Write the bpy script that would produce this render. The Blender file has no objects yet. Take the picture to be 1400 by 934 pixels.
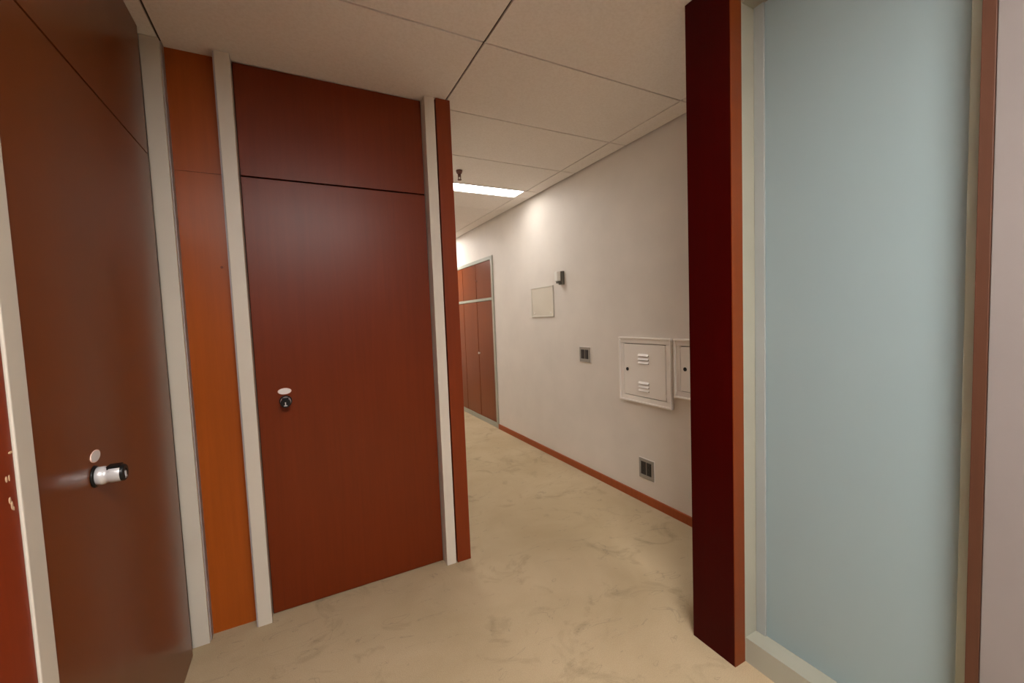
import bpy, bmesh, math, random
from mathutils import Vector, Matrix
random.seed(4)
S = bpy.context.scene
C = S.collection
PI = math.pi

# ------------------------------------------------------------------ materials
def mat(name, col, rough=0.5, metal=0.0, spec=0.5, coat=0.0, coat_rough=0.1):
    m = bpy.data.materials.new(name); m.use_nodes = True
    b = m.node_tree.nodes['Principled BSDF']
    b.inputs['Base Color'].default_value = (*col, 1)
    b.inputs['Roughness'].default_value = rough
    b.inputs['Metallic'].default_value = metal
    b.inputs['Specular IOR Level'].default_value = spec
    b.inputs['Coat Weight'].default_value = coat
    b.inputs['Coat Roughness'].default_value = coat_rough
    return m

def node(m, typ, **kw):
    n = m.node_tree.nodes.new(typ)
    for k, v in kw.items():
        if hasattr(n, k): setattr(n, k, v)
        else: n.inputs[k.replace('_', ' ')].default_value = v
    return n

def link(m, a, b): m.node_tree.links.new(a, b)

def coords(m, scale, rot=(0, 0, 0)):
    tc = node(m, 'ShaderNodeTexCoord'); mp = node(m, 'ShaderNodeMapping')
    geo = node(m, 'ShaderNodeNewGeometry')
    mp.inputs['Scale'].default_value = scale
    mp.inputs['Rotation'].default_value = rot
    link(m, geo.outputs['Position'], mp.inputs['Vector'])
    m.node_tree.nodes.remove(tc)
    return mp.outputs['Vector']

def ramp(m, fac, stops):
    r = node(m, 'ShaderNodeValToRGB')
    e = r.color_ramp.elements
    while len(e) < len(stops): e.new(0.5)
    for i, (p, c) in enumerate(stops):
        e[i].position = p; e[i].color = (*c, 1)
    link(m, fac, r.inputs['Fac'])
    return r.outputs['Color']

def bsdf(m): return m.node_tree.nodes['Principled BSDF']

def noise(m, vec, scale, detail=4, rough=0.55, dist=0.0):
    n = node(m, 'ShaderNodeTexNoise')
    n.inputs['Scale'].default_value = scale; n.inputs['Detail'].default_value = detail
    n.inputs['Roughness'].default_value = rough; n.inputs['Distortion'].default_value = dist
    link(m, vec, n.inputs['Vector'])
    return n.outputs['Fac']

def mixc(m, fac, a, b, mode='MIX'):
    n = node(m, 'ShaderNodeMix'); n.data_type = 'RGBA'; n.blend_type = mode
    for sock, v in ((n.inputs[0], fac), (n.inputs[6], a), (n.inputs[7], b)):
        if hasattr(v, 'links') or isinstance(v, bpy.types.NodeSocket): link(m, v, sock)
        elif isinstance(v, (int, float)): sock.default_value = v
        else: sock.default_value = (*v, 1)
    return n.outputs[2]

def bump(m, h, strength, dist=0.002):
    b = node(m, 'ShaderNodeBump'); b.inputs['Strength'].default_value = strength
    b.inputs['Distance'].default_value = dist
    link(m, h, b.inputs['Height']); link(m, b.outputs['Normal'], bsdf(m).inputs['Normal'])

def node_mul(m, a, k):
    n = node(m, 'ShaderNodeMath'); n.operation = 'MULTIPLY'
    link(m, a, n.inputs[0]); n.inputs[1].default_value = k
    return n.outputs[0]

def scl(c, k): return tuple(x * k for x in c)

def wood(name, col, rough=0.34, coat=0.25, contrast=0.08, coat_rough=0.22, spec=0.3):
    """varnished veneer, vertical grain"""
    m = mat(name, col, rough, spec=spec, coat=coat, coat_rough=coat_rough)
    v = coords(m, (9, 9, 0.35))
    f = noise(m, v, 6.0, 6, 0.6, 0.4)
    v2 = coords(m, (1.2, 1.2, 0.35))
    g = noise(m, v2, 2.2, 3, 0.5, 0.3)
    c1 = ramp(m, f, [(0.28, scl(col, 1 - contrast)), (0.72, scl(col, 1 + contrast))])
    c2 = ramp(m, g, [(0.3, (0.86, 0.84, 0.82)), (0.7, (1.0, 1.0, 1.0))])
    link(m, mixc(m, 1.0, c1, c2, 'MULTIPLY'), bsdf(m).inputs['Base Color'])
    v3 = coords(m, (1, 1, 1))
    r = noise(m, v3, 2.5, 4)
    rr = node(m, 'ShaderNodeMapRange'); rr.inputs['To Min'].default_value = rough - 0.021; rr.inputs['To Max'].default_value = rough - 0.012 if rough < .305 else rough + 0.03
    link(m, r, rr.inputs['Value']); link(m, rr.outputs['Result'], bsdf(m).inputs['Roughness'])
    return m

M = {}
M['door_wood'] = wood('mahogany_door_veneer', (0.158, 0.0245, 0.0045), 0.345, 0.0, spec=0.24)
M['side_wood'] = wood('side_closet_veneer', (0.165, 0.042, 0.008), 0.30, 0.0, 0.025, spec=0.6)
M['orange_wood'] = wood('orange_cherry_veneer', (0.37, 0.080, 0.008), 0.32, 0.0)
M['red_wood'] = wood('red_cherry_veneer', (0.25, 0.031, 0.005), 0.4, 0.0)
M['post_wood'] = wood('end_post_wood', (0.20, 0.032, 0.006), 0.36, 0.0)
M['jamb_dark'] = wood('dark_red_stained_wood', (0.040, 0.0004, 0.0003), 0.4, 0.0, spec=0.08)  # near-black because the jamb's shaded side is put into the colour
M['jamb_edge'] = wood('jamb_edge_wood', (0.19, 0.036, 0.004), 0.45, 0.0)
M['brown_frame'] = wood('brown_frame_wood', (0.082, 0.031, 0.016), 0.5, 0.0)
M['far_wood'] = wood('wardrobe_wood', (0.20, 0.044, 0.009), 0.32, 0.0)
M['base_wood'] = wood('baseboard_wood', (0.33, 0.074, 0.018), 0.4, 0.0)
M['gap'] = mat('dark_gap', (0.012, 0.007, 0.005), 0.9)
M['carcass'] = mat('closet_interior', (0.10, 0.05, 0.03), 0.8)

def paint(name, col, rough=0.55, var=0.04):
    m = mat(name, col, rough)
    v = coords(m, (1, 1, 1))
    f = noise(m, v, 3.0, 5)
    link(m, ramp(m, f, [(0.3, scl(col, 1 - var)), (0.7, scl(col, 1 + var))]), bsdf(m).inputs['Base Color'])
    h = noise(m, v, 220.0, 2)
    bump(m, h, 0.06, 0.0008)
    return m
M['wall'] = paint('off_white_wall_paint', (0.68, 0.625, 0.56), 0.6)
M['lilac'] = paint('pale_lilac_wall_paint', (0.20, 0.174, 0.166), 0.6)  # vignette darkening put into the wall colour
M['post'] = paint('cream_post_paint', (0.62, 0.57, 0.485), 0.45)
M['post_edge'] = paint('grey_post_edging', (0.34, 0.30, 0.29), 0.5)
M['cream'] = paint('cream_frame_paint', (0.34, 0.335, 0.27), 0.5)
M['bead'] = paint('grey_glazing_bead', (0.29, 0.31, 0.30), 0.4)
M['bead_pale'] = paint('pale_glazing_bead', (0.50, 0.56, 0.48), 0.4)
M['box_white'] = paint('white_enamel', (0.80, 0.75, 0.69), 0.35, 0.015)
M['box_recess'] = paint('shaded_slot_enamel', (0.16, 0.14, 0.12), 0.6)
M['cover'] = paint('cream_cover_plastic', (0.63, 0.575, 0.475), 0.45)
M['cover_edge'] = paint('cover_rim_plastic', (0.60, 0.56, 0.48), 0.45)
M['black'] = mat('black_plastic', (0.006, 0.006, 0.006), 0.4, spec=0.3)
M['chrome'] = mat('brushed_steel', (0.66, 0.655, 0.66), 0.36, metal=0.35)
M['steel'] = mat('grey_plate', (0.30, 0.275, 0.24), 0.4, metal=0.1)
M['dark_module'] = mat('dark_insert', (0.028, 0.024, 0.022), 0.35)
M['label'] = mat('white_label', (0.80, 0.74, 0.70), 0.5)
M['label_rim'] = mat('pink_label_rim', (0.82, 0.58, 0.50), 0.5)
M['brass'] = mat('red_brown_metal', (0.16, 0.065, 0.05), 0.5, metal=0.1)
M['grey_plastic'] = mat('pale_grey_plastic', (0.74, 0.72, 0.66), 0.45)
M['dark_grey'] = mat('dark_grey_plastic', (0.10, 0.09, 0.07), 0.5)
M['chip'] = mat('bare_chipped_wood', (0.62, 0.42, 0.26), 0.8)

# ceiling tiles
m = mat('mineral_ceiling_tile', (0.62, 0.565, 0.51), 0.85, spec=0.2)
v = coords(m, (1, 1, 1)); f = noise(m, v, 90, 3)
link(m, ramp(m, f, [(0.35, (0.83, 0.775, 0.72)), (0.6, (0.88, 0.83, 0.78))]), bsdf(m).inputs['Base Color'])
bump(m, f, 0.1, 0.001)
M['tile'] = m
M['tee'] = mat('ceiling_tee_bar', (0.07, 0.058, 0.045), 0.8)  # dark colour stands in for shade in the tile gaps

# carpet
m = mat('beige_carpet', (0.40, 0.33, 0.23), 0.95, spec=0.1)
v = coords(m, (1, 1, 1))
fine = noise(m, v, 260, 2); mid = noise(m, v, 1.6, 5, 0.6, 0.4); blot = noise(m, v, 3.6, 5, 0.65, 1.2)
c = ramp(m, mid, [(0.3, (0.40, 0.305, 0.182)), (0.7, (0.48, 0.375, 0.24))])
st = ramp(m, blot, [(0.56, (0, 0, 0)), (0.74, (1, 1, 1))])
c = mixc(m, st, c, (0.31, 0.24, 0.145))
# fine dark scuff marks
vs = coords(m, (1.1, 2.6, 1), (0, 0, 0.5))
sc = noise(m, vs, 3.2, 2, 0.5, 2.5)
line = ramp(m, sc, [(0.645, (0, 0, 0)), (0.655, (1, 1, 1)), (0.662, (1, 1, 1)), (0.672, (0, 0, 0))])
c = mixc(m, ramp(m, node_mul(m, line, 0.4), [(0, (0, 0, 0)), (1, (1, 1, 1))]), c, (0.22, 0.175, 0.125))
c2 = ramp(m, fine, [(0.3, (0.88, 0.88, 0.88)), (0.7, (1.06, 1.06, 1.06))])
link(m, mixc(m, 1.0, c, c2, 'MULTIPLY'), bsdf(m).inputs['Base Color'])
bump(m, fine, 0.35, 0.003)
M['carpet'] = m

# frosted glass
m = mat('frosted_glass', (0.37, 0.48, 0.505), 0.5)
b = bsdf(m)
b.inputs['Transmission Weight'].default_value = 0.35
b.inputs['IOR'].default_value = 1.45
b.inputs['Roughness'].default_value = 0.42
b.inputs['Coat Weight'].default_value = 0.12
b.inputs['Coat Roughness'].default_value = 0.35
M['glass'] = m

def emit(name, col, strength):
    m = bpy.data.materials.new(name); m.use_nodes = True
    nt = m.node_tree
    b = nt.nodes['Principled BSDF']
    b.inputs['Base Color'].default_value = (0.8, 0.8, 0.8, 1)
    b.inputs['Emission Color'].default_value = (*col, 1)
    b.inputs['Emission Strength'].default_value = strength
    return m
WARM = (1.0, 0.97, 0.935)
M['tube'] = emit('lit_corridor_diffuser', WARM, 6.6)
M['tube_far'] = emit('lit_far_diffuser', WARM, 26.0)  # unseen lamp, strength raised as corridor fill
M['tube_glass'] = emit('lit_corridor_strip_diffuser', WARM, 60.0)  # fill lamp added to light the frosted pane from behind
M['tube_room'] = emit('lit_room_diffuser', WARM, 67.0)

# ------------------------------------------------------------------ mesh helpers
class MB:
    def __init__(self): self.bm = bmesh.new(); self.mats = []
    def _m(self, key):
        k = M[key] if isinstance(key, str) else key
        if k not in self.mats: self.mats.append(k)
        return self.mats.index(k)
    def _merge(self, bm2, mi, smooth=False):
        me = bpy.data.meshes.new('tmp')
        for f in bm2.faces: f.material_index = mi; f.smooth = smooth
        bm2.to_mesh(me); bm2.free(); self.bm.from_mesh(me); bpy.data.meshes.remove(me)
    def box(self, a, b, key, bev=0.0, seg=2):
        mi = self._m(key); bm2 = bmesh.new()
        lo = [min(p, q) for p, q in zip(a, b)]; hi = [max(p, q) for p, q in zip(a, b)]
        bmesh.ops.create_cube(bm2, size=1)
        for v in bm2.verts:
            v.co = Vector([(lo[i] + hi[i]) / 2 + v.co[i] * (hi[i] - lo[i]) for i in range(3)])
        if bev > 0: bmesh.ops.bevel(bm2, geom=bm2.edges[:], offset=bev, segments=seg, affect='EDGES', profile=0.5)
        self._merge(bm2, mi); return self
    def lathe(self, prof, origin, axis, key, seg=32, sx=1.0, up=(0, 0, 1), sy=1.0):
        """prof: list of (distance along axis, radius[, material])"""
        az = Vector(axis).normalized(); u = Vector(up)
        if abs(az.dot(u)) > .99: u = Vector((1, 0, 0))
        ay = (u - az * u.dot(az)).normalized(); ax = ay.cross(az)
        bm2 = self.bm; rings = []
        for p in prof:
            d, r = p[0], p[1]
            o = Vector(origin) + az * d
            if r <= 1e-6: rings.append([bm2.verts.new(o)])
            else: rings.append([bm2.verts.new(o + ax * (math.cos(2 * PI * i / seg) * r * sx) + ay * (math.sin(2 * PI * i / seg) * r * sy)) for i in range(seg)])
        for k in range(len(rings) - 1):
            A, B = rings[k], rings[k + 1]
            mi = self._m(prof[k + 1][2] if len(prof[k + 1]) > 2 else key)
            for i in range(seg):
                j = (i + 1) % seg
                if len(A) == 1 and len(B) == 1: continue
                if len(A) == 1: f = bm2.faces.new((A[0], B[i], B[j]))
                elif len(B) == 1: f = bm2.faces.new((A[i], A[j], B[0]))
                else: f = bm2.faces.new((A[i], A[j], B[j], B[i]))
                f.material_index = mi
                f.smooth = abs(prof[k][0] - prof[k + 1][0]) > 1e-6
        return self
    def rot_box(self, cen, half, key, mtx):
        mi = self._m(key); bm2 = bmesh.new(); bmesh.ops.create_cube(bm2, size=2)
        for v in bm2.verts: v.co = Vector(cen) + mtx @ Vector([v.co[i] * half[i] for i in range(3)])
        self._merge(bm2, mi); return self
    def build(self, name, parent=None):
        bmesh.ops.recalc_face_normals(self.bm, faces=self.bm.faces[:])
        me = bpy.data.meshes.new(name)
        o = bpy.data.objects.new(name, me); C.objects.link(o)
        off = Vector((0, 0, 0))
        if parent is not None:
            o.parent = parent; p = parent
            while p: off += p.location; p = p.parent
        bmesh.ops.translate(self.bm, verts=self.bm.verts[:], vec=-off)
        self.bm.to_mesh(me); self.bm.free()
        for k in self.mats: me.materials.append(k)
        return o

def tag(o, label, cat=None, group=None, kind=None):
    o['label'] = label
    if cat: o['category'] = cat
    if group: o['group'] = group
    if kind: o['kind'] = kind
    return o
def thing(name, loc, label, cat, group=None, kind=None):
    o = bpy.data.objects.new(name, None); C.objects.link(o); o.location = loc
    o.empty_display_size = 0.1
    return tag(o, label, cat, group, kind)
def struct(name, mb, label, cat): return tag(mb.build(name), label, cat, None, 'structure')

# ------------------------------------------------------------------ key dimensions (metres)
H = 2.638            # ceiling height
RX = 2.228           # corridor wall with the wardrobe
FY, PY = 2.305, 2.243     # frontal closet plane / face of the posts in front of it
LX = -0.487          # side closet plane
JX, WX = 1.457, 1.519     # jamb face, partition face
YB, YE = -2.6, 8.2   # ends of the place
CX = 0.80            # corridor side of the closet block
WY0, WY1, WZ = 4.73, 6.85, 2.205   # wardrobe niche

# ------------------------------------------------------------------ shell
struct('floor', MB().box((-1.3, YB - .1, -.12), (3.0, YE + .1, 0), 'carpet'),
       'beige stained carpet running through the room and the corridor', 'floor')
w = MB()
w.box((RX, YB - .1, 0), (RX + .7, WY0, H + .12), 'wall')
w.box((RX, WY0, WZ), (RX + .7, WY1, H + .12), 'wall')
w.box((RX, WY1, 0), (RX + .7, YE + .1, H + .12), 'wall')
w.box((RX + .65, WY0, 0), (RX + .7, WY1, WZ), 'wall')
struct('wall_right', w, 'off-white corridor wall carrying the boxes and switches', 'wall')
struct('wall_back', MB().box((-1.3, YE, 0), (RX, YE + .1, H + .12), 'wall'), 'off-white wall closing the far end of the corridor', 'wall')
struct('wall_left', MB().box((CX - .08, FY + .10, 0), (CX, YE, H + .12), 'wall'), 'off-white corridor wall behind the centre closet', 'wall')
struct('wall_front', MB().box((-1.3, YB - .1, 0), (RX, YB, H + .12), 'door_wood'), 'dark wooden wall opposite the centre closet', 'wall')  # wall out of view, its wood chosen dark to cut reflected veil
struct('wall_closet', MB().box((-1.3, YB, 0), (-1.15, YE, H + .12), 'wall').box((-1.15, YB, 0), (LX - .01, .25, H), 'wall'),
       'off-white wall at the back of the side closet', 'wall')
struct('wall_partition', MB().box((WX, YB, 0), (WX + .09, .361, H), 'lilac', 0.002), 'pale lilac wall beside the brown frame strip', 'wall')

# ceiling: tiles on a backing coloured dark for shade in the gaps
ylines = [-2.6, -1.84, -1.22, -.80, -.57, .483, 1.103, 1.723, 2.343, 2.962, 3.545, 3.772, 4.285, 4.905, 5.525, 6.145, 6.372, 6.99, 7.61, 8.2]
xlines = [-1.149, -.435, .815, 2.065, RX]
LAMPS = [(.815, 3.545, 2.065, 3.772, 'tube'), (.815, 6.145, 2.065, 6.372, 'tube_far'), (-.435, -.80, .815, -.57, 'tube_room'), (1.665, -.80, 2.065, -.57, 'tube_glass')]
c = MB(); c.box((-1.149, YB + .001, H + .009), (RX - .001, YE - .001, H + .12), 'tee')
for i in range(len(xlines) - 1):
    for j in range(len(ylines) - 1):
        x0, x1, y0, y1 = xlines[i], xlines[i + 1], ylines[j], ylines[j + 1]
        if any(abs(x1 - l[2]) < .01 and abs(y0 - l[1]) < .01 for l in LAMPS):
            x1 = [l for l in LAMPS if abs(x1 - l[2]) < .01 and abs(y0 - l[1]) < .01][0][0]
            if x1 - x0 < .05: continue
        e = .005
        c.box((x0 + e, y0 + e, H), (x1 - (e if i < 3 else .016), y1 - e, H + .0095), 'tile')
struct('ceiling', c, 'suspended ceiling of rectangular pale mineral tiles', 'ceiling')

# ------------------------------------------------------------------ lamps
lamp_labels = ['lit recessed fluorescent fitting in the corridor ceiling next to the sprinkler',
               'lit recessed fluorescent fitting deep in the corridor above the wardrobe',
               'lit recessed fluorescent fitting in the room ceiling before the closets',
               'lit recessed fluorescent fitting in the ceiling behind the frosted pane']
for (x0, y0, x1, y1, mk), lb in zip(LAMPS, lamp_labels):
    t = thing('ceiling_light', ((x0 + x1) / 2, (y0 + y1) / 2, H), lb, 'ceiling light')
    f = MB(); a = .012
    z0, z1 = H - .004, H + .0085
    f.box((x0, y0, z0), (x1, y0 + a, z1), 'box_white').box((x0, y1 - a, z0), (x1, y1, z1), 'box_white')
    f.box((x0, y0 + a, z0), (x0 + a, y1 - a, z1), 'box_white').box((x1 - a * 2, y0 + a, z0), (x1, y1 - a, z1), 'box_white')
    f.build('frame', t)
    MB().box((x0 + a, y0 + a, H - .001), (x1 - a * 2, y1 - a, H + .008), mk).build('diffuser', t)

# sprinkler head
SPX, SPY = 1.262, 3.25
t = thing('sprinkler_head', (SPX, SPY, H), 'small red-brown sprinkler head hanging from the ceiling before the lit fitting', 'sprinkler')
MB().lathe([(0, 0), (0, .026), (.010, .026), (.026, .020), (.030, .014), (.030, 0)], (SPX, SPY, H), (0, 0, -1), 'brass').build('escutcheon', t)
s = MB().lathe([(.028, .0), (.028, .011), (.048, .011), (.052, .008), (.052, 0)], (SPX, SPY, H), (0, 0, -1), 'brass')
for sx in (-1, 1):
    s.box((SPX + sx * .010 - .003, SPY - .003, H - .078), (SPX + sx * .010 + .003, SPY + .003, H - .030), 'brass')
s.build('body', t)
MB().lathe([(.074, 0), (.074, .016), (.079, .016), (.079, 0)], (SPX, SPY, H), (0, 0, -1), 'brass').build('deflector', t)

# ------------------------------------------------------------------ posts and panels
def post(name, x0, x1, y0, y1, label, edges=()):
    p = MB().box((x0, y0, 0), (x1, y1, H - .002), 'post', .0025)
    for (ex0, ex1, ey0, ey1) in edges: p.box((ex0, ey0, 0), (ex1, ey1, H - .003), 'post_edge')
    return struct(name, p, label, 'post')
post('trim_1', LX - .03, LX + .004, 1.118, 1.178, 'cream post beside the chipped red wooden panel')
post('trim_2', LX - .012, -.434, PY, FY + .02, 'cream corner post between the side closet and the narrow orange panel', [(-.434, -.430, PY + .02, FY + .015)])
post('trim_3', -.247, -.189, PY, FY + .02, 'cream post between the narrow orange panel and the centre closet', [(-.253, -.247, PY + .006, FY + .012)])
post('trim_4', .688, .744, PY, FY + .05, 'cream post between the centre closet and the wooden end post', [])
struct('trim_5', MB().box((.752, PY, 0), (.834, FY + .095, H - .002), 'post_wood', .0015).box((.744, PY + .03, 0), (.752, FY + .05, H - .003), 'gap'),
       'reddish wooden end post at the corridor corner', 'post')
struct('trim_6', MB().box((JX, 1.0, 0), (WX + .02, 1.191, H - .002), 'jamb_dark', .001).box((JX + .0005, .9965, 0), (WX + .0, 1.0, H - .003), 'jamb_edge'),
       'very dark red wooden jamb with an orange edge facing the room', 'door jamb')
struct('trim_7', MB().box((WX - .004, .3615, 0), (WX + .075, .386, H - .002), 'brown_frame', .001),
       'greyish brown frame strip between the frosted pane and lilac wall', 'frame strip')
pn = MB().box((-.430, FY, 0), (-.253, FY + .02, 2.119), 'orange_wood').box((-.430, FY, 2.1205), (-.253, FY + .02, H - .002), 'orange_wood').box((-.430, FY + .004, 2.118), (-.253, FY + .019, 2.122), 'gap')
pn.lathe([(0, .006), (.0008, .005), (.0008, 0)], (-.285, FY, 1.70), (0, -1, 0), 'jamb_edge', 12)
struct('trim_8', pn, 'narrow orange wooden panel between two cream posts', 'wall panel')
pl = MB().box((LX - .03, .25, 0), (LX, 1.116, H - .002), 'red_wood', .0015)
for (y, z, ry, rz) in ((1.120, 1.205, .007, .0025), (1.1, 1.16, .003, .006), (1.1085, 1.160, .0022, .0060), (1.108, 1.108, .0035, .009), (1.1035, 1.119, .0035, .007), (1.112, 1.101, .0025, .004)):
    pl.lathe([(0, .9), (.0006, 1.0), (.0009, .6), (.0009, 0)], (LX, y - .012, z), (1, 0, 0), 'chip', 9, ry, (0, 0, 1), rz)
struct('trim_9', pl, 'red wooden panel with chipped spots at its edge', 'wall panel')

# ------------------------------------------------------------------ closets
def lock(origin, axis, parent, r=.0222, L=.062):
    a = Vector(axis); o = Vector(origin)
    k = MB()
    k.lathe([(0, 0, 'black'), (0, .0285, 'black'), (.004, .0275, 'black'), (.006, .020, 'black')], o, a, 'black', 40)
    k.lathe([(.005, .0215), (.007, r * 1.06), (.020, r * 1.06), (.022, r * .93), (.030, r * .93), (.032, r), (L - .010, r), (L - .008, r * .985)], o, a, 'chrome', 40)
    k.lathe([(L - .008, r * .985, 'black'), (L - .002, r * .96, 'black'), (L, r * .86, 'black'), (L, r * .5, 'black'), (L - .003, r * .45, 'black'), (L - .003, 0, 'black')], o, a, 'black', 40)
    # thumb slot housing on top of the barrel
    side = Vector((0, 0, 1)); cr = a.cross(side)
    mt = Matrix((a, cr, side)).transposed()
    k.rot_box(o + a * (L - .021) + side * (r * .86), (.013, r * .62, r * .20), 'black', mt)
    # key slot
    k.rot_box(o + a * (L - .0025) - side * (r * .25), (.0030, r * .10, r * .42), 'chrome', mt)
    k.rot_box(o + a * (L - .0025) - side * (r * .55), (.0030, r * .34, r * .10), 'chrome', mt)
    return k.build('lock_knob', parent)
def label(origin, axis, parent):
    k = MB()
    k.lathe([(0, .030, 'label_rim'), (.0012, .030, 'label_rim'), (.0016, .0265, 'label_rim'), (.0014, .0255, 'label'), (.0014, 0, 'label')], origin, axis, 'label', 40, 1.0, (0, 0, 1), .52)
    o = k.build('lock_label', parent); o['label'] = 'white oval label with pinkish rim'
    return o

# centre closet, facing the camera
x0, x1 = -.186, .687
t = thing('built_in_closet', ((x0 + x1) / 2, FY, 0), 'flush reddish wooden closet facing the camera between two cream posts', 'closet')
cb = MB().box((x0 - .02, FY + .021, 0), (x0, FY + .5, H - .002), 'carcass').box((x1, FY + .051, 0), (x1 + .02, FY + .5, H - .002), 'carcass')
cb.box((x0 - .003, FY + .022, .0), (x1 + .002, FY + .028, H - .002), 'gap').box((x0, FY + .48, .0), (x1, FY + .5, H - .002), 'carcass')
cb.build('carcass', t)
d = MB().box((x0 + .001, FY, .006), (x1 - .004, FY + .021, 2.1195), 'door_wood', .001).build('door', t)
lock((-.0685, FY, 1.051), (0, -1, 0), d)
label((-.0705, FY, 1.101), (0, -1, 0), d)
MB().box((x0 + .001, FY, 2.127), (x1 - .004, FY + .021, H - .006), 'door_wood', .001).build('overhead_door', t)

# side closet, along the room's side
y0, y1 = 1.182, 2.240
t = thing('built_in_closet', (LX, (y0 + y1) / 2, 0), 'glossy brown wooden closet at the side with a protruding steel lock', 'closet')
cb = MB().box((LX - .022, y0 - .003, 0), (LX - .028, y1 + .02, H - .002), 'gap').box((LX - .5, y0, 0), (LX - .028, y0 + .02, H - .002), 'carcass')
cb.box((LX - .5, y1, 0), (LX - .028, y1 + .02, H - .002), 'carcass').box((LX - .52, y0, 0), (LX - .5, y1 + .02, H - .002), 'carcass')
cb.build('carcass', t)
d = MB().box((LX - .021, y0, .006), (LX, y1 - .055, 2.130), 'side_wood', .001).build('door', t)
lock((LX, 1.437, 1.050), (1, 0, 0), d)
label((LX, 1.451, 1.100), (1, 0, 0), d)
MB().box((LX - .021, y0, 2.136), (LX, y1 - .055, H - .006), 'side_wood', .001).build('overhead_door', t)

# ------------------------------------------------------------------ glazed partition
t = thing('window_1', (WX + .08, .69, 0), 'tall frosted blue-grey glass pane between the dark jamb and the brown frame', 'window', None, 'structure')
GX = 1.600
f = MB()
f.box((WX, .996, 0), (GX + .05, .999, H - .002), 'cream')                       # reveal lining facing the camera
f.box((WX + .02, 1.0, 0), (GX + .05, 1.06, H - .002), 'cream')
f.box((WX + .024, .3865, 0), (GX + .05, .392, H - .002), 'gap')
f.box((WX + .002, .392, H - .10), (GX + .05, .996, H - .002), 'cream')
f.box((WX + .002, .392, 0), (GX + .05, .996, .10), 'cream')
f.build('frame', t)
MB().box((GX, .392, .10), (GX + .010, .996, H - .10), 'glass').build('pane', t)
b = MB()
b.box((GX - .010, .957, .10), (GX - .0005, .9955, H - .10), 'bead', .002)
b.box((GX - .010, .3925, .10), (GX - .0005, .424, H - .10), 'bead_pale', .002)
b.build('glazing_bead', t)

# ------------------------------------------------------------------ baseboards
struct('baseboard_right', MB().box((RX - .014, YB, 0), (RX, WY0 - .004, .062), 'base_wood', .002), 'orange-brown wooden baseboard along the off-white corridor wall', 'baseboard')
struct('baseboard_left', MB().box((CX, FY + .10, 0), (CX + .014, YE, .062), 'base_wood', .002), 'wooden baseboard on the corridor wall behind the centre closet', 'baseboard')

# ------------------------------------------------------------------ wardrobe at the end of the corridor
t = thing('built_in_wardrobe', (RX, (WY0 + WY1) / 2, 0), 'wooden wardrobe with cream frame set into the far corridor wall', 'wardrobe')
fx = RX - .012
n = 4; jw = .055
dw = (WY1 - WY0 - 2 * jw) / n
fr = MB()
fr.box((fx, WY0, 0), (RX + .06, WY0 + jw, WZ - .001), 'cream', .002).box((fx, WY1 - jw, 0), (RX + .06, WY1, WZ - .001), 'cream', .002)
fr.box((fx, WY0 + jw, WZ - .045), (RX + .06, WY1 - jw, WZ - .001), 'cream', .002)
fr.build('frame', t)
MB().box((fx, WY0 + jw, 1.648), (RX + .06, WY1 - jw, 1.682), 'cream', .002).build('middle_rail', t)
MB().box((fx + .004, WY0 + jw, 0), (RX + .06, WY1 - jw, .064), 'cream', .002).build('plinth', t)
cb = MB().box((RX + .03, WY0 + jw, .02), (RX + .04, WY1 - jw, WZ - .04), 'gap').box((RX + .04, WY0 + .01, .02), (RX + .6, WY0 + .03, WZ - .02), 'carcass')
cb.box((RX + .04, WY1 - .03, .02), (RX + .6, WY1 - .01, WZ - .02), 'carcass').box((RX + .58, WY0 + .03, .02), (RX + .6, WY1 - .03, WZ - .02), 'carcass')
cb.build('carcass', t)
for i in range(n):
    a = WY0 + jw + dw * i + .006; b2 = WY0 + jw + dw * (i + 1) - .006
    ky = b2 - .035 if i % 2 == 0 else a + .035
    d = MB().box((RX - .004, a, .068), (RX + .018, b2, 1.645), 'far_wood', .0015).build('door', t)
    if i % 2 == 0:
        k = MB().lathe([(0, 0), (0, .008), (.012, .008), (.016, .015), (.024, .015), (.028, .010), (.028, 0)], (RX - .004, ky, .945), (-1, 0, 0), 'box_white', 20).build('knob', d)
        k['label'] = 'small white round knob'
    d = MB().box((RX - .004, a, 1.685), (RX + .018, b2, WZ - .049), 'far_wood', .0015).build('upper_door', t)
    if i % 2 == 0:
        MB().lathe([(0, 0), (0, .005), (.008, .005), (.010, .009), (.015, .008), (.016, 0)], (RX - .004, ky, 1.93), (-1, 0, 0), 'brass', 16).build('knob', d)

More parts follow.
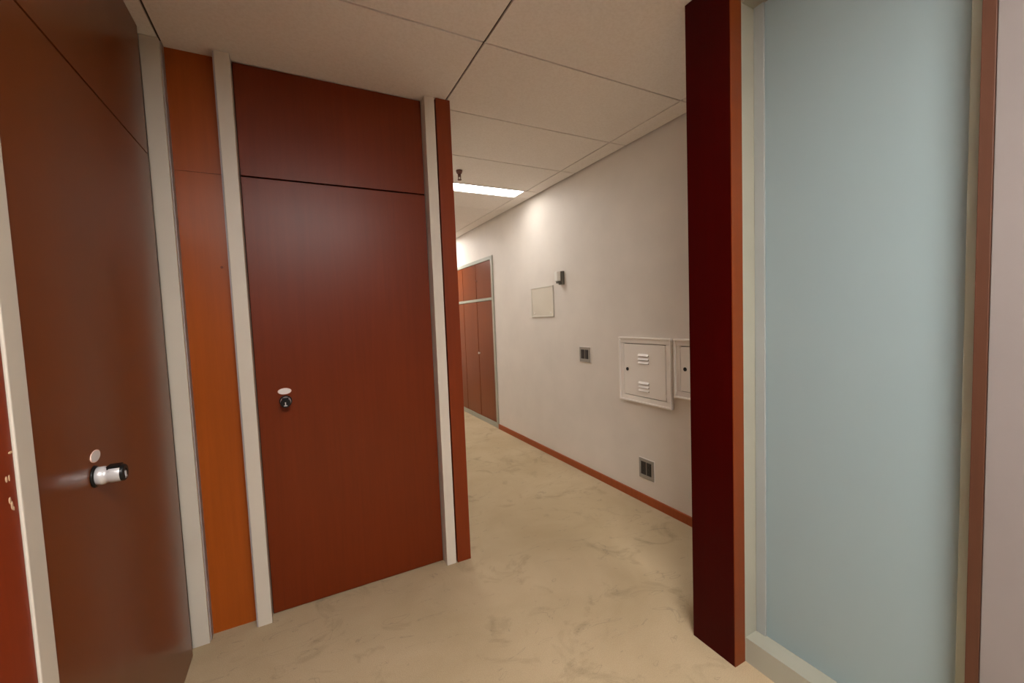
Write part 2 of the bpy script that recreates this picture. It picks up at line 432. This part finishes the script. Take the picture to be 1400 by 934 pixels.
# ------------------------------------------------------------------ wall fittings on the corridor wall
def elec(y0, y1, z0, z1, lab):
    """y0 nearest the camera"""
    t = thing('electrical_box', (RX, (y0 + y1) / 2, z0), lab, 'electrical box')
    fw = .046; fb = .030
    f = MB()
    for (a, b2) in (((y0, z0), (y1, z0 + fw)), ((y0, z1 - fw), (y1, z1)), ((y0, z0 + fw), (y0 + fw, z1 - fw)), ((y1 - fw, z0 + fw), (y1, z1 - fw))):
        f.box((RX - .018, a[0], a[1]), (RX, b2[0], b2[1]), 'box_white', .004)
    # raised outer lip
    for (a, b2) in (((y0, z0), (y1, z0 + .014)), ((y0, z1 - .014), (y1, z1)), ((y0, z0 + .014), (y0 + .014, z1 - .014)), ((y1 - .014, z0 + .014), (y1, z1 - .014))):
        f.box((RX - .028, a[0], a[1]), (RX - .014, b2[0], b2[1]), 'box_white', .004)
    f.build('frame', t)
    a0, a1, b0, b1 = y0 + fw + .005, y1 - fw - .003, z0 + fw + .005, z1 - fw - .005
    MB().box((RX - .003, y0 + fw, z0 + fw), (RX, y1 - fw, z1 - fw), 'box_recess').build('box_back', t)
    d = MB().box((RX - .016, a0, b0), (RX - .004, a1, b1), 'box_white', .0015).build('door', t)
    cy = (a0 + a1) / 2; L = .098
    for zc in (b1 - (b1 - b0) * .27, b0 + (b1 - b0) * .20):
        for k in (-1, 0, 1):
            zz = zc + k * .027
            v = MB()
            v.rot_box((RX - .020, cy, zz), (.0012, L / 2, .0105), 'box_white', Matrix.Rotation(math.radians(38), 3, 'Y'))
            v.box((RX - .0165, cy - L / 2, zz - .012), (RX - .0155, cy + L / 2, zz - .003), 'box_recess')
            v.build('louvre', d)
    zl = (b0 + b1) / 2
    MB().lathe([(0, .013), (.003, .013), (.003, .010), (.001, .009), (.001, 0)], (RX - .016, a1 - .036, zl), (-1, 0, 0), 'black', 20).build('lock', d)
    for zz in (b0 + .035, b1 - .035):
        MB().lathe([(0, 0), (0, .004), (.03, .004), (.03, 0)], (RX - .017, a0 - .002, zz - .015), (0, 0, 1), 'box_white', 10).build('hinge', t)
    return t
elec(1.953, 2.455, .751, 1.236, 'white louvred electrical box on the corridor wall, whole in view')
elec(1.400, 1.929, .842, 1.236, 'white electrical box half hidden behind the dark red jamb')

def plate(name, y0, y1, z0, z1, lab, cat, mods):
    t = thing(name, (RX, (y0 + y1) / 2, z0), lab, cat)
    f = MB(); e = .022; bx = RX - .012
    f.box((RX - .005, y0 - .004, z0 - .004), (RX, y1 + .004, z1 + .004), 'box_white', .001)
    f.box((RX - .004, y0 + .01, z0 + .01), (RX, y1 - .01, z1 - .01), 'steel')
    f.box((bx, y0, z0), (RX - .004, y1, z0 + e * 1.25), 'steel', .002).box((bx, y0, z1 - e), (RX - .004, y1, z1), 'steel', .002)
    f.box((bx, y0, z0 + e * 1.25), (RX - .004, y0 + e, z1 - e), 'steel', .002).box((bx, y1 - e * .8, z0 + e * 1.25), (RX - .004, y1, z1 - e), 'steel', .002)
    f.box((RX - .006, y0 + e, z0 + e * 1.25), (RX - .005, y1 - e * .8, z1 - e), 'black')
    f.build('faceplate', t)
    a0, a1 = y0 + e, y1 - e * .8; g = .010
    w_ = (a1 - a0 - g * 3) / 2
    MB().box((RX - .0085, a0 + w_ + g * 1.2, z0 + e * 1.25), (RX - .0055, a0 + w_ + g * 1.8, z1 - e), 'steel').build('divider', t)
    for k in range(2):
        p0 = a0 + g + k * (w_ + g)
        m_ = MB().box((RX - .011, p0, z0 + e * 1.25 + .004), (RX - .0055, p0 + w_, z1 - e - .004), 'dark_module', .002)
        if mods == 'socket':
            for q in (.33, .66):
                m_.lathe([(0, .0035), (.0008, .0035), (.0008, 0)], (RX - .011, p0 + w_ * .5, z0 + e * 1.25 + (z1 - z0 - 2.25 * e) * q), (-1, 0, 0), 'black', 10)
        m_.build('rocker' if mods == 'switch' else 'outlet_insert', t)
    return t
plate('light_switch', 2.830, 2.974, 1.003, 1.134, 'grey plate with two dark switches at waist height on the corridor wall', 'light switch', 'switch')
plate('wall_outlet', 2.135, 2.277, .188, .336, 'grey double outlet plate low on the corridor wall above the baseboard', 'outlet', 'socket')

# blank cover plate
t = thing('access_cover', (RX, 3.582, 1.41), 'cream blank cover plate on the corridor wall below the small wall device', 'cover plate')
y0, y1, z0, z1 = 3.372, 3.792, 1.409, 1.715
f = MB()
MB().box((RX - .008, y0 + .012, z0 + .012), (RX, y1 - .012, z1 - .012), 'cover', .002).build('panel', t)
e = .013
f.box((RX - .012, y0, z0), (RX, y1, z0 + e), 'cover_edge', .003).box((RX - .012, y0, z1 - e), (RX, y1, z1), 'cover_edge', .003)
f.box((RX - .012, y0, z0 + e), (RX, y0 + e, z1 - e), 'cover_edge', .003).box((RX - .012, y1 - e, z0 + e), (RX, y1, z1 - e), 'cover_edge', .003)
f.build('frame', t)
for yy in (y0 + .05, y1 - .06):
    MB().lathe([(0, .009), (.002, .009), (.003, .006), (.003, 0)], (RX - .008, yy, z0 + .04), (-1, 0, 0), 'box_white', 16).build('screw', t)

# small device on the wall
t = thing('wall_sensor', (RX, 3.215, 1.70), 'small pale grey device with dark base on the corridor wall above the cover plate', 'sensor')
MB().box((RX - .030, 3.185, 1.705), (RX, 3.245, 1.828), 'dark_grey', .004).build('back_bracket', t)
s = MB().box((RX - .072, 3.200, 1.735), (RX - .030, 3.246, 1.826), 'grey_plastic', .007)
s.build('housing', t)
MB().box((RX - .060, 3.195, 1.716), (RX - .028, 3.240, 1.736), 'dark_grey', .004).build('lens', t)

# ------------------------------------------------------------------ world, camera, view
wd = bpy.data.worlds.new('ambient'); S.world = wd; wd.use_nodes = True
wd.node_tree.nodes['Background'].inputs['Color'].default_value = (1.0, 0.95, 0.88, 1)
wd.node_tree.nodes['Background'].inputs['Strength'].default_value = 0.15

cd = bpy.data.cameras.new('camera'); cam = bpy.data.objects.new('camera', cd); C.objects.link(cam)
F = 564.869
yaw, pit, rol = math.radians(27.45018), math.radians(3.37203), math.radians(-2.25224)
fw = Vector((math.sin(yaw) * math.cos(pit), math.cos(yaw) * math.cos(pit), -math.sin(pit)))
rt = Vector((math.cos(yaw), -math.sin(yaw), 0)); up = rt.cross(fw)
r2 = rt * math.cos(rol) + up * math.sin(rol); u2 = up * math.cos(rol) - rt * math.sin(rol)
mx = Matrix((r2, u2, -fw)).transposed().to_4x4(); mx.translation = Vector((0, 0, 1.42))
cam.matrix_world = mx
cd.sensor_width = 36; cd.sensor_fit = 'HORIZONTAL'; cd.lens = F / 1400 * 36; cd.clip_start = 0.02; cd.clip_end = 100
S.camera = cam
S.view_settings.view_transform = 'Standard'; S.view_settings.look = 'None'
S.view_settings.gamma = 1; S.view_settings.use_curve_mapping = False
S.view_settings.exposure = 1.25
S.cycles.caustics_reflective = False
S.cycles.caustics_refractive = False
S.cycles.sample_clamp_indirect = 6.0
